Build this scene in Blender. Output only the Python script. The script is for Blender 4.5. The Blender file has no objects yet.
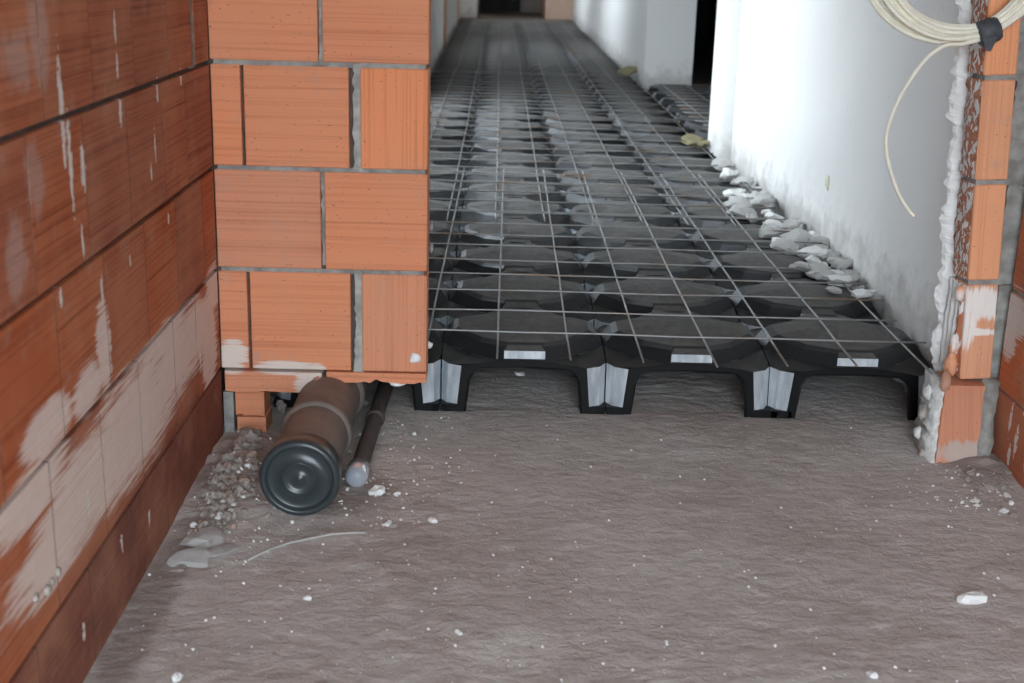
import bpy, math, random
from mathutils import Vector, Matrix, noise
random.seed(7)
scn = bpy.context.scene
col = scn.collection

# ------------------------------------------------------------------ camera
F, EYE, PHI = 1300.0, 1.25, 0.028
PITCH, YAW = math.radians(16.6166), math.radians(1.0503)
fw = Vector((math.sin(YAW)*math.cos(PITCH), math.cos(YAW)*math.cos(PITCH), -math.sin(PITCH)))
r0 = Vector((math.cos(YAW), -math.sin(YAW), 0)); d0 = fw.cross(r0)
RT = math.cos(PHI)*r0 - math.sin(PHI)*d0
DN = math.sin(PHI)*r0 + math.cos(PHI)*d0
cd = bpy.data.cameras.new('camera'); cam = bpy.data.objects.new('camera', cd); col.objects.link(cam)
m = Matrix((RT, -DN, -fw)).transposed().to_4x4(); m.translation = (0, 0, EYE)
cam.matrix_world = m
cd.sensor_width = 36; cd.lens = F/1024*36; cd.clip_start = .05; cd.clip_end = 200
cd.dof.use_dof = True; cd.dof.focus_distance = 3.6; cd.dof.aperture_fstop = 4.5
scn.camera = cam

def ray(x, y): return fw*F + RT*(x-512) + DN*(y-341.5)
def onz(x, y, z=0.0):
    v = ray(x, y); return v*((z-EYE)/v.z) + Vector((0, 0, EYE))
def ony(x, y, Y):
    v = ray(x, y); return v*(Y/v.y) + Vector((0, 0, EYE))

# ------------------------------------------------------------------ daylight
W = bpy.data.worlds.new('overcast_sky'); scn.world = W; W.use_nodes = True
wb = W.node_tree.nodes['Background']
wb.inputs[0].default_value = (.80, .91, 1.0, 1); wb.inputs[1].default_value = 9.0
def portal(loc, rot, sx, sy):
    l = bpy.data.lights.new('sky_portal', 'AREA'); l.shape = 'RECTANGLE'; l.size = sx; l.size_y = sy
    l.cycles.is_portal = True
    o = bpy.data.objects.new('sky_portal', l); col.objects.link(o); o.location = loc; o.rotation_euler = rot
CEIL = 2.75
OPEN = [(5.6, 6.8), (8.0, 9.5), (13.9, 15.9), (19.3, 21.0)]          # window openings of the corridor's left wall
SILLS, HEAD = [.60, .50, 1.15, 1.15], 2.25
REAR = -1.6
for (a, b), SILL in zip(OPEN, SILLS):
    portal((-.74, (a+b)/2, (SILL+HEAD)/2), (0, -math.pi/2, 0), HEAD-SILL, b-a)
portal((.33, REAR, CEIL/2), (math.pi/2, 0, 0), 2.2, CEIL)
scn.view_settings.view_transform = 'Standard'; scn.view_settings.look = 'None'
scn.view_settings.gamma = 1; scn.view_settings.use_curve_mapping = False
scn.view_settings.exposure = 0.42
scn.cycles.max_bounces = 10; scn.cycles.diffuse_bounces = 6

# ------------------------------------------------------------------ helpers
def mesh(name, vs, fs, mats=None, smooth=False):
    me = bpy.data.meshes.new(name); me.from_pydata([tuple(v) for v in vs], [], fs); me.update()
    if smooth: me.polygons.foreach_set('use_smooth', [True]*len(me.polygons))
    if mats: me.materials.append(mats)
    return me
def obj(name, me, mat=None, parent=None, loc=None, rot=None):
    if mat is not None and not me.materials: me.materials.append(mat)
    o = bpy.data.objects.new(name, me); col.objects.link(o)
    if parent is not None: o.parent = parent
    if loc is not None: o.location = loc
    if rot is not None: o.rotation_euler = rot
    return o
def empty(name, loc=(0, 0, 0), rot=None):
    o = bpy.data.objects.new(name, None); col.objects.link(o); o.location = loc
    if rot: o.rotation_euler = rot
    return o
def tag(o, label, cat, group=None, kind=None):
    o['label'] = label; o['category'] = cat
    if group: o['group'] = group
    if kind: o['kind'] = kind
    return o
class MB:
    def __init__(s): s.v = []; s.f = []
    def add(s, vs, fs):
        n = len(s.v); s.v += [tuple(v) for v in vs]; s.f += [tuple(i+n for i in f) for f in fs]
    def box(s, x0, x1, y0, y1, z0, z1):
        s.add([(x0,y0,z0),(x1,y0,z0),(x1,y1,z0),(x0,y1,z0),(x0,y0,z1),(x1,y0,z1),(x1,y1,z1),(x0,y1,z1)],
              [(0,3,2,1),(4,5,6,7),(0,1,5,4),(1,2,6,5),(2,3,7,6),(3,0,4,7)])
    def tube(s, pts, r, n=8, caps=True):
        pts = [Vector(p) for p in pts]; rings = []; up = None
        for i, p in enumerate(pts):
            t = (pts[min(i+1, len(pts)-1)]-pts[max(i-1, 0)]).normalized()
            if up is None: up = t.orthogonal().normalized()
            up = (up - t*up.dot(t)).normalized(); b = t.cross(up)
            rr = r[i] if isinstance(r, (list, tuple)) else r
            rings.append([p+(up*math.cos(a)+b*math.sin(a))*rr for a in [2*math.pi*k/n for k in range(n)]])
        vs = [v for q in rings for v in q]; fs = []
        for i in range(len(rings)-1):
            for k in range(n):
                a, b2 = i*n+k, i*n+(k+1) % n
                fs.append((a, b2, b2+n, a+n))
        if caps: fs += [tuple(range(n-1, -1, -1)), tuple(range((len(rings)-1)*n, len(rings)*n))]
        s.add(vs, fs)
    def lathe(s, prof, n=40):                       # (radius, y) profile about the Y axis
        vs = [(r*math.cos(2*math.pi*k/n), y, r*math.sin(2*math.pi*k/n)) for r, y in prof for k in range(n)]
        fs = [(i*n+k, (i+1)*n+k, (i+1)*n+(k+1) % n, i*n+(k+1) % n) for i in range(len(prof)-1) for k in range(n)]
        s.add(vs, fs)
    def mesh(s, name, mat=None, smooth=False): return mesh(name, s.v, s.f, mat, smooth)
    def build(s, name, mat, parent=None, smooth=False, loc=None): return obj(name, s.mesh(name, mat, smooth), None, parent, loc)

_ch = {}
def chbox(sx, sy, sz, c=.003, mat=None):            # chamfered box about its own centre, shared between equal sizes
    k = (round(sx, 3), round(sy, 3), round(sz, 3), mat.name if mat else '')
    if k in _ch: return _ch[k]
    x, y, z = sx/2, sy/2, sz/2; vs = []; idx = {}
    for i in (-1, 1):
        for j in (-1, 1):
            for l in (-1, 1):
                for ax in range(3):
                    p = [i*(x-c), j*(y-c), l*(z-c)]; p[ax] = (i*x, j*y, l*z)[ax]
                    idx[i, j, l, ax] = len(vs); vs.append(p)
    fs = []
    for ax in range(3):
        a, b = [q for q in range(3) if q != ax]
        for s in (-1, 1):
            q = []
            for u, w in ((-1,-1),(1,-1),(1,1),(-1,1)):
                t = [0,0,0]; t[ax] = s; t[a] = u; t[b] = w; q.append(idx[t[0],t[1],t[2],ax])
            fs.append(q)
        for u in (-1, 1):
            for w in (-1, 1):
                q = []
                for s, A in ((-1,a),(-1,b),(1,b),(1,a)):
                    t = [0,0,0]; t[ax] = s; t[a] = u; t[b] = w; q.append(idx[t[0],t[1],t[2],A])
                fs.append(q)
    for i in (-1, 1):
        for j in (-1, 1):
            for l in (-1, 1): fs.append([idx[i,j,l,0], idx[i,j,l,1], idx[i,j,l,2]])
    me = mesh('brick', vs, fs, mat)
    import bmesh
    bm = bmesh.new(); bm.from_mesh(me); bmesh.ops.recalc_face_normals(bm, faces=bm.faces); bm.to_mesh(me); bm.free()
    _ch[k] = me
    return me

# ------------------------------------------------------------------ materials
class NT:
    def __init__(s, name):
        s.m = bpy.data.materials.new(name); s.m.use_nodes = True; s.t = s.m.node_tree
        s.b = s.t.nodes['Principled BSDF']
    def n(s, typ, **kw):
        q = s.t.nodes.new(typ)
        for k, v in kw.items():
            if k.startswith('i_'): s.set(q.inputs[int(k[2:])], v)
            else: setattr(q, k, v)
        return q
    def set(s, sock, v):
        if isinstance(v, bpy.types.NodeSocket): s.t.links.new(v, sock)
        elif isinstance(v, (tuple, list)) and len(v) == 3 and sock.type == 'RGBA': sock.default_value = (*v, 1)
        else: sock.default_value = v
    def math(s, op, a, b=0.0, c=0.0, clamp=False):
        q = s.n('ShaderNodeMath', operation=op, use_clamp=clamp); s.set(q.inputs[0], a); s.set(q.inputs[1], b)
        s.set(q.inputs[2], c); return q.outputs[0]
    def noise(s, vec, scale, detail=3, rough=.55):
        q = s.n('ShaderNodeTexNoise'); s.set(q.inputs['Vector'], vec); q.inputs['Scale'].default_value = scale
        q.inputs['Detail'].default_value = detail; q.inputs['Roughness'].default_value = rough; return q.outputs['Fac']
    def ramp(s, v, a, b, lo=0.0, hi=1.0):
        q = s.n('ShaderNodeMapRange', interpolation_type='SMOOTHSTEP'); s.set(q.inputs[0], v)
        for i, t in ((1, a), (2, b), (3, lo), (4, hi)): q.inputs[i].default_value = t
        return q.outputs[0]
    def mix(s, f, a, b, mode='MIX'):
        q = s.n('ShaderNodeMix', data_type='RGBA', blend_type=mode); s.set(q.inputs[0], f); s.set(q.inputs[6], a); s.set(q.inputs[7], b)
        return q.outputs[2]
    def scale(s, vec, v):
        q = s.n('ShaderNodeVectorMath', operation='MULTIPLY'); s.set(q.inputs[0], vec); q.inputs[1].default_value = v; return q.outputs[0]
    def obj(s): return s.n('ShaderNodeTexCoord').outputs['Object']
    def pos(s): return s.n('ShaderNodeNewGeometry').outputs['Position']
    def rnd(s): return s.n('ShaderNodeObjectInfo').outputs['Random']
    def bump(s, h, st, dist=.01):
        q = s.n('ShaderNodeBump'); q.inputs['Strength'].default_value = st; q.inputs['Distance'].default_value = dist
        s.set(q.inputs['Height'], h); s.t.links.new(q.outputs[0], s.b.inputs['Normal'])
    def out(s, c, rough=.85, spec=.3):
        s.set(s.b.inputs['Base Color'], c); s.set(s.b.inputs['Roughness'], rough); s.b.inputs['Specular IOR Level'].default_value = spec
        return s.m

def blobmask(N, pos, axes, blobs, noi, amp):
    """irregular patches of plaster at given places on a wall: max over ellipses + noise, thresholded"""
    sp = N.n('ShaderNodeSeparateXYZ'); N.set(sp.inputs[0], pos); A, B = sp.outputs[axes[0]], sp.outputs[axes[1]]
    cur = None
    for (a, b, ra, rb) in blobs:
        da = N.math('DIVIDE', N.math('SUBTRACT', A, a), ra); db = N.math('DIVIDE', N.math('SUBTRACT', B, b), rb)
        d = N.math('SUBTRACT', 1.0, N.math('MULTIPLY_ADD', da, da, N.math('MULTIPLY', db, db)))
        cur = d if cur is None else N.math('MAXIMUM', cur, d)
    return N.math('MULTIPLY_ADD', N.math('SUBTRACT', noi, .5), amp, N.math('MAXIMUM', cur, -3.0))

def brick_mat(name, axis, base=(.56, .185, .082), blobs=None, baxes=(1, 2), drips=None, fleck=0.0, pl=(.82, .69, .62), groove=.10, faint=None, lines=.36):
    N = NT(name); o = N.obj(); p = N.pos(); r = N.rnd()
    sc = [.8, .8, .8]; sc[axis] = 150.0
    off = N.n('ShaderNodeVectorMath', operation='ADD'); N.set(off.inputs[0], N.scale(o, sc))
    cx = N.n('ShaderNodeCombineXYZ'); rr = N.math('MULTIPLY', r, 57.0)
    for i in range(3): N.set(cx.inputs[i], rr)
    N.set(off.inputs[1], cx.outputs[0]); gv = off.outputs[0]
    g = N.noise(gv, 1.0, 1, .5)
    sc2 = [.5, .5, .5]; sc2[axis] = 60.0
    off2 = N.n('ShaderNodeVectorMath', operation='ADD'); N.set(off2.inputs[0], N.scale(o, sc2)); N.set(off2.inputs[1], cx.outputs[0])
    g2 = N.noise(off2.outputs[0], 1.0, 1, .5)
    gl = N.math('ADD', N.ramp(g, .40, .50), N.ramp(g2, .36, .42))              # scored lines, 0..2
    c = N.mix(N.ramp(gl, 0, 2, lines, 0), base, (base[0]*.55, base[1]*.42, base[2]*.36))
    v = N.n('ShaderNodeHueSaturation'); N.set(v.inputs['Color'], c)
    N.set(v.inputs['Value'], N.math('MULTIPLY_ADD', r, .22, .88)); N.set(v.inputs['Saturation'], N.math('MULTIPLY_ADD', r, .12, .94)); c = v.outputs[0]
    big = N.noise(p, 5.0, 3); c = N.mix(N.ramp(big, .35, .75, 0, .35), c, (.62, .30, .17))
    dustn = N.noise(p, 11.0, 4, .65); c = N.mix(N.ramp(dustn, .56, .78, 0, .45), c, (.42, .30, .24))
    pits = N.noise(N.scale(p, (1, 1, 2.0)), 95.0, 1); c = N.mix(N.ramp(pits, .71, .78, 0, .6), c, (.16, .07, .04))
    h = N.math('MULTIPLY', gl, .5)
    if blobs:
        sm = [7.0, 7.0, 7.0]; sm[axis] = 60.0
        s3 = [4.0, 4.0, 4.0]; s3[axis] = 190.0
        nz = N.math('MULTIPLY_ADD', N.noise(N.scale(p, s3), 1.0, 3, .6), .55, N.math('MULTIPLY', N.noise(N.scale(p, sm), 1.0, 5, .65), .45))
        M = N.ramp(blobmask(N, p, baxes, blobs, nz, 3.4), -.05, .55)
        c = N.mix(N.math('MULTIPLY', M, .88), c, N.mix(N.noise(p, 30.0, 3), (pl[0]*.88, pl[1]*.86, pl[2]*.84), pl))
        h = N.math('MULTIPLY_ADD', M, .5, N.math('MULTIPLY', h, N.math('SUBTRACT', 1.0, N.math('MULTIPLY', M, .6))))
    if faint:
        M = N.ramp(blobmask(N, p, baxes, faint, N.noise(p, 22.0, 4, .6), 2.2), -.1, .8, 0, .4); c = N.mix(M, c, (.52, .42, .38))
    if drips:
        nz = N.noise(N.scale(p, (90, 90, 60)), 1.0, 3, .6)
        M = N.ramp(blobmask(N, p, baxes, drips, nz, 4.5), .05, .3)
        c = N.mix(M, c, (.74, .68, .62)); h = N.math('ADD', h, M)
    if fleck:
        nz = N.noise(N.scale(p, (85, 85, 42)), 1.0, 2, .5)
        M = N.ramp(nz, fleck, fleck+.05); c = N.mix(M, c, (.70, .68, .66)); h = N.math('ADD', h, N.math('MULTIPLY', M, 1.5))
    N.bump(h, groove*4, .0035)
    return N.out(c, .88, .22)

PL = [(2.85, .36, .42, .10), (2.45, .335, .40, .13), (2.15, .33, .34, .10), (3.12, .30, .10, .15), (3.2, .42, .10, .07), (2.0, .30, .3, .07),
      (2.27, .54, .05, .10), (2.17, .50, .10, .05), (1.95, .505, .14, .05), (2.70, .44, .25, .035), (1.85, .43, .2, .05)]
DR = [(2.13, .99, .012, .10), (2.155, .90, .010, .09), (2.22, .88, .014, .045), (2.46, 1.10, .007, .03), (2.46, 1.03, .008, .025), (2.465, .945, .012, .03),
      (2.74, .96, .008, .03), (2.70, .85, .006, .04), (2.95, .965, .008, .02), (2.06, .69, .008, .02), (2.19, .76, .006, .03), (2.66, .80, .006, .02),
      (2.78, .68, .008, .012), (2.28, .65, .007, .03), (2.47, .66, .006, .012), (2.05, .09, .008, .02), (2.5, .10, .008, .02), (2.3, .14, .008, .02),
      (3.02, .28, .008, .03), (2.12, .30, .008, .03)]
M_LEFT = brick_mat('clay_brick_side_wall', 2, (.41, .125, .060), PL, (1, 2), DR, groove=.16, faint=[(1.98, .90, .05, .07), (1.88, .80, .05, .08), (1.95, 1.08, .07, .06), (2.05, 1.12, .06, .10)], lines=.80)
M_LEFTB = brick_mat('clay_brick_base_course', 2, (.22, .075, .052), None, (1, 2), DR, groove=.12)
PLC = [(-.67, .22, .045, .05), (-.53, .195, .10, .02), (-.47, .150, .045, .05), (-.45, .19, .03, .02)]
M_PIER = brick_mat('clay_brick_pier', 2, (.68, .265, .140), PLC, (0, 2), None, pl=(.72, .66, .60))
M_PIERV = brick_mat('clay_brick_pier_upright_scoring', 0, (.70, .28, .150))
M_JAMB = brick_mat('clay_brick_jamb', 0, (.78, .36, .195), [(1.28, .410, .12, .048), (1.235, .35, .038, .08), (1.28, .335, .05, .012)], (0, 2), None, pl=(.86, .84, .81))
M_FLECK = brick_mat('clay_brick_broken_side', 2, (.42, .15, .08), fleck=.50)
M_RIGHT = brick_mat('clay_brick_right_wall', 2, (.50, .15, .07), [(3.18, .40, .10, .07), (3.2, .33, .05, .06)], (1, 2),
                    [(3.12, .14, .008, .05), (3.07, .10, .010, .04), (3.0, .11, .012, .06), (3.1, .05, .01, .03), (3.04, .2, .012, .03), (2.96, .05, .02, .04)], pl=(.72, .70, .67))

def simple(name, a, b, scale=20, rough=.9, bumpst=.3, bscale=90, spec=.25, detail=4):
    N = NT(name); p = N.obj(); c = N.mix(N.ramp(N.noise(p, scale, detail), .3, .7), a, b); N.bump(N.noise(p, bscale, 4), bumpst, .004)
    return N.out(c, rough, spec)
M_MORTAR = simple('grey_mortar', (.20, .19, .175), (.34, .335, .31), 25)
M_CORE = simple('dark_joint_filler', (.085, .062, .052), (.13, .095, .08), 20)
M_MORTARL = simple('pale_mortar', (.27, .27, .245), (.43, .43, .40), 25)
M_STONE = simple('rubble_grey', (.23, .195, .17), (.41, .365, .33), 30)
M_STONER = simple('rubble_brick', (.40, .20, .13), (.50, .28, .20), 30)
M_STONEB = simple('rubble_brown', (.30, .22, .18), (.42, .31, .26), 30)
M_WHITE = simple('plaster_lump', (.72, .71, .69), (.84, .84, .83), 30)
M_PLG = simple('dirty_plaster', (.52, .51, .49), (.74, .73, .71), 45, bumpst=.8)
M_FOAM = simple('yellow_mineral_wool', (.27, .235, .13), (.40, .36, .22), 60, bumpst=.8)
M_ROD = simple('pale_plastic_strip', (.34, .32, .30), (.42, .40, .38), 30)

N = NT('white_plaster_wall'); p = N.pos(); sp = N.n('ShaderNodeSeparateXYZ'); N.set(sp.inputs[0], p)
low = N.math('MULTIPLY_ADD', N.math('SUBTRACT', N.noise(p, 7.0, 5, .65), .5), .42, sp.outputs[2])
c = N.mix(N.ramp(low, .22, .36, .75, 0), (.82, .81, .79), N.mix(N.noise(p, 24, 5, .7), (.38, .36, .34), (.62, .60, .575)))
c = N.mix(N.ramp(N.noise(p, 40, 3), .68, .74, 0, .35), c, (.50, .47, .44))
N.bump(N.math('ADD', N.noise(p, 12, 4), N.math('MULTIPLY', N.ramp(low, .30, .46, 1, 0), N.noise(p, 60, 4))), .22, .01)
M_PLASTER = N.out(c, .8, .25)
M_PEACH = simple('peach_plaster', (.66, .47, .36), (.70, .51, .40), 6, bumpst=.05)
M_GREYW = simple('grey_plaster', (.42, .40, .38), (.52, .50, .48), 6, bumpst=.05)
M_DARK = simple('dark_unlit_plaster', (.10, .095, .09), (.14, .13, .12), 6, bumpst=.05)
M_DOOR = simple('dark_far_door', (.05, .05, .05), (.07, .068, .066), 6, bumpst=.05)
M_CEIL = simple('concrete_ceiling', (.50, .48, .46), (.58, .56, .54), 6, bumpst=.05)

N = NT('dusty_concrete'); p = N.pos()
c = N.mix(N.ramp(N.noise(p, 2.2, 4, .6), .3, .7), (.42, .37, .34), (.52, .48, .455))
c = N.mix(N.ramp(N.noise(p, 13, 5, .7), .45, .75, 0, .55), c, (.64, .60, .57))
c = N.mix(N.ramp(N.noise(p, 38, 5, .7), .56, .75, 0, .6), c, (.27, .23, .205))
c = N.mix(N.ramp(N.noise(p, 170, 2), .70, .76, 0, .8), c, (.62, .60, .58))
dirt = blobmask(N, p, (0, 1), [(-.60, 2.98, .12, .28), (-.63, 2.62, .06, .16), (-.36, 2.9, .14, .16), (-.66, 2.3, .05, .5), (1.28, 3.1, .1, .1)], N.noise(p, 18, 5, .7), 2.4)
c = N.mix(N.ramp(dirt, -.4, .8, 0, .62), c, N.mix(N.noise(p, 50, 3), (.15, .11, .09), (.26, .215, .19)))
patch = blobmask(N, p, (0, 1), [(.075, 2.22, .07, .05), (.05, 2.60, .02, .02), (.02, 2.14, .10, .04)], N.noise(p, 60, 4, .7), 2.6)
c = N.mix(N.ramp(patch, .1, .9, 0, .7), c, (.62, .59, .56))
N.bump(N.math('MULTIPLY_ADD', N.noise(N.scale(p, (1, 1.35, 1)), 24, 5, .62), 1.0, N.math('MULTIPLY', N.noise(p, 150, 3), .25)), .72, .012)
M_FLOOR = N.out(c, .9, .2)
M_SCREED = simple('brown_screed', (.20, .165, .14), (.28, .24, .21), 4)

def plastic(name, base, rough, dust, dlo=.88, dhi=.992, spec=.4):
    N = NT(name); p = N.pos(); g = N.n('ShaderNodeNewGeometry'); sp = N.n('ShaderNodeSeparateXYZ'); N.set(sp.inputs[0], g.outputs['Normal'])
    f = N.math('MULTIPLY', N.ramp(sp.outputs[2], dlo, dhi), N.ramp(N.noise(p, 16, 5, .7), .25, .55, .55, 1.0))
    f = N.math('MULTIPLY', f, dust)
    c = N.mix(f, base, N.mix(N.noise(p, 34, 5, .7), (.055, .051, .047), (.20, .19, .18)))
    N.bump(N.noise(p, 55, 4), .12, .004)
    return N.out(c, N.math('MULTIPLY_ADD', f, .5, rough), spec)
M_SHELL = plastic('black_recycled_plastic', (.016, .017, .019), .44, .92)
M_RIM = plastic('black_plastic_rim', (.005, .0055, .006), .42, .22, spec=.2)
N = NT('painted_sheen_plastic'); p = N.pos()
c = N.mix(N.ramp(N.noise(N.scale(p, (30, 30, 8)), 1.0, 4), .3, .7), (.36, .41, .45), (.66, .70, .73))  # pale blue-grey paints in the sky reflected by the black plastic
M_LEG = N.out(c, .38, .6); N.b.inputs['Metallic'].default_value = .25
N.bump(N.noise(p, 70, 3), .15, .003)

N = NT('galvanised_wire'); p = N.pos()
c = N.mix(N.ramp(N.noise(p, 4, 4, .6), .52, .66), (.30, .30, .295), (.29, .20, .14))
M_WIRE = N.out(c, .42, .5); N.b.inputs['Metallic'].default_value = .6
N = NT('rusty_wire_end'); M_RUST = N.out((.36, .20, .12), .8, .2)
M_CABLE = simple('cream_cable_sheath', (.80, .77, .64), (.86, .83, .71), 40, rough=.5, bumpst=.02)
M_TAPE = simple('dark_grey_tape', (.055, .062, .072), (.085, .09, .10), 60, rough=.5)
N = NT('dusty_grey_pipe'); p = N.obj(); g = N.n('ShaderNodeNewGeometry'); sp = N.n('ShaderNodeSeparateXYZ'); N.set(sp.inputs[0], g.outputs['Normal'])
f = N.math('MULTIPLY', N.ramp(sp.outputs[2], -.2, .8, .35, 1), N.ramp(N.noise(p, 9, 4, .6), .3, .6, .5, 1))
c = N.mix(f, (.10, .10, .098), N.mix(N.noise(p, 25, 4), (.17, .125, .10), (.25, .19, .16)))
N.bump(N.noise(p, 80, 3), .1, .003); M_PIPE = N.out(c, .65, .35)
N = NT('black_cap'); M_CAP = N.out((.032, .042, .046), .28, .5)
N = NT('dark_small_pipe'); p = N.obj(); c = N.mix(N.noise(p, 20, 4), (.045, .038, .036), (.105, .085, .075)); M_SPIPE = N.out(c, .6, .35)
N = NT('clear_cap'); M_CLEAR = N.out((.62, .66, .74), .12, .5); N.b.inputs['Transmission Weight'].default_value = .55; N.b.inputs['IOR'].default_value = 1.3

# ------------------------------------------------------------------ floor
def lin(a, b, n): return [a+(b-a)*i/n for i in range(n)]
xs = [-40, -12, -4, -1.5] + lin(-.72, 1.42, 200) + [1.42, 2, 4, 12, 40]
ys = [-40, -12, -4, -1, .5, 1.2] + lin(1.6, 3.9, 215) + lin(3.9, 6, 12) + [6, 12, 24, 45]
def floor_z(x, y):
    e = min(1, max(0, (x+.74)/.03))*min(1, max(0, (1.44-x)/.03))*min(1, max(0, (y-1.5)/.1))*min(1, max(0, (4.1-y)/.3))
    if e == 0: return 0
    w = .45+.9*max(0, noise.noise((x*2.1+4, y*2.1, 11))+.25)
    v = noise.noise((x*3, y*4, 0))*.004 + w*(noise.noise((x*11+3, y*16, 1))*.0034 + noise.noise((x*29, y*40, 2))*.0018) + noise.noise((x*60, y*80, 4))*.0005
    rg = abs(noise.noise((x*7+9, y*15, 5))); v += -.004*max(0, .12-rg)/.12*max(0, noise.noise((x*2.3, y*2.3, 8))+.15)
    hp = math.exp(-((x+.60)/.13)**2-((y-2.98)/.30)**2)*.028 + math.exp(-((x-1.3)/.1)**2-((y-3.15)/.12)**2)*.022
    return e*(v + hp*(1+.5*noise.noise((x*25, y*25, 3))))
vs = [(x, y, floor_z(x, y)) for y in ys for x in xs]; nx = len(xs)
fs = [(j*nx+i, j*nx+i+1, (j+1)*nx+i+1, (j+1)*nx+i) for j in range(len(ys)-1) for i in range(nx-1)]
tag(obj('floor', mesh('floor', vs, fs, M_FLOOR, True)), 'rough dusty grey-brown concrete floor slab', 'floor', kind='structure')

# ------------------------------------------------------------------ ceiling, corridor shell
b = MB(); b.box(-1.0, 3.4, REAR, 25.6, CEIL, CEIL+.15)
tag(b.build('ceiling', M_CEIL), 'grey concrete ceiling slab above the corridor, out of view', 'ceiling', kind='structure')
XR, XL = 1.285, -.625
b = MB(); edges = [3.37] + [v for ab in OPEN for v in ab] + [25.4]
for i in range(0, len(edges), 2): b.box(-.85, XL, edges[i], edges[i+1], 0, CEIL)
for (a, c2), SILL in zip(OPEN, SILLS): b.box(-.85, XL, a, c2, HEAD, CEIL); b.box(-.85, XL, a, c2, 0, SILL)
tag(b.build('wall_corridor_left', M_GREYW), 'grey plastered corridor wall with window openings, behind the brick pier', 'wall', kind='structure')
b = MB(); b.box(-.70, -.612, 15.92, 16.6, 0, CEIL); b.build('brick_reveal', M_STONER, bpy.data.objects['wall_corridor_left'])
b = MB(); b.box(-.70, -.610, 21.3, 22.38, 0, CEIL); b.build('peach_reveal', M_PEACH, bpy.data.objects['wall_corridor_left'])
# right-hand plastered wall: first stretch, with a ragged lower edge
def plaster_sheet(y0, y1, zt, ny, nz):
    v, f = [], []
    for j in range(nz+1):
        for i in range(ny+1):
            y = y0+(y1-y0)*i/ny; z = zt*(j/nz)**1.6
            q = .010*noise.noise((y*3, z*3, 0)) + .02*max(0, 1-z/.5)*noise.noise((y*13, z*13, 4))
            q += .03*max(0, 1-z/.33)**.7*max(0, noise.noise((y*5, z*7, 7)))
            v.append((XR-q-.002, y, z))
    n = ny+1
    f = [(j*n+i, (j+1)*n+i, (j+1)*n+i+1, j*n+i+1) for j in range(nz) for i in range(ny)]
    return v, f
b = MB(); b.add(*plaster_sheet(3.40, 7.12, CEIL, 150, 60)); b.box(XR+.005, XR+.30, 3.43, 7.46, 0, CEIL)
wcr = tag(b.build('wall_corridor_right', M_PLASTER, smooth=False), 'white plastered corridor wall with a rough grey foot', 'wall', kind='structure')
b = MB()
prof = [(XR+.01, 7.02), (XR-.045, 7.025), (XR-.066, 7.05), (XR-.072, 7.12), (XR-.072, 7.38), (XR-.055, 7.45), (XR+.01, 7.47), (XR+.2, 7.47)]
b.add([(x, y, z) for z in (.215, CEIL) for x, y in prof], [(i, i+8, i+9, i+1) for i in range(7)])
b.build('corner_post', M_PLASTER, wcr, True)
v = ray(828, 182); pp = v*((XR-.002)/v.x)+Vector((0, 0, EYE)); lump_at = pp
b = MB(); b.box(XR, 1.70, 11.4, 22.6, 0, CEIL)
tag(b.build('wall_corridor_inner', M_PLASTER), 'white plastered wall deep in the corridor beyond the dark opening', 'wall', kind='structure')
b = MB(); b.box(3.2, 3.35, 7.0, 25.4, 0, CEIL); b.box(1.59, 3.2, 7.3, 7.46, 0, CEIL); b.box(1.7, 3.2, 20.0, 20.2, 0, CEIL)
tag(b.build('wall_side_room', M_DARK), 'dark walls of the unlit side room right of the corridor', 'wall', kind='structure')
b = MB(); b.box(-.625, -.33, 22.4, 25.4, 0, CEIL)
wf = tag(b.build('wall_far', M_PLASTER), 'pale wall end at the far end of the corridor', 'wall', kind='structure')
b = MB(); b.box(.82, 1.70, 22.62, 25.4, 0, CEIL)
tag(b.build('wall_far_right', M_PEACH), 'peach plastered wall end at the far right of the corridor', 'wall', kind='structure')
b = MB(); b.box(-.33, .82, 25.2, 25.4, 0, CEIL)
wb2 = tag(b.build('wall_back', M_GREYW), 'grey wall behind the dark far doorway', 'wall', kind='structure')
b = MB(); b.box(-.32, .44, 25.12, 25.19, .2, 2.3)
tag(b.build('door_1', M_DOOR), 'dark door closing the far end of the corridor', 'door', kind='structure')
b = MB(); b.box(-.62, 1.28, 21.45, 25.1, 0, .2)
tag(b.build('floor_screed', M_SCREED), 'brown finished screed at the far corridor end', 'floor', kind='structure')

# ------------------------------------------------------------------ brick walls
def put_brick(parent, x0, x1, y0, y1, z0, z1, mat, jit=.0015, ch=.0022):
    o = obj('brick', chbox(x1-x0, y1-y0, z1-z0, ch, mat), None, parent, ((x0+x1)/2, (y0+y1)/2, (z0+z1)/2))
    o.location.x += random.uniform(-jit, jit)*.6; o.location.y += random.uniform(-jit, jit)*.6
    o.rotation_euler = (random.uniform(-1, 1)*jit*1.2, random.uniform(-1, 1)*jit*1.2, random.uniform(-1, 1)*jit*2)
    return o
LX = -.70
ROWS = [(.002, .184), (.195, .451), (.462, .710), (.721, .969), (.981, 1.231), (1.242, 1.495), (1.506, 1.758)]
b = MB(); b.box(-.82, LX-.016, REAR, 3.42, 0, 1.765); b.box(-.82, LX, REAR, 3.37, 1.765, CEIL)
wl = tag(b.build('wall_left', M_CORE), 'red hollow clay brick wall along the left, smeared with pale plaster', 'wall', kind='structure')
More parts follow.
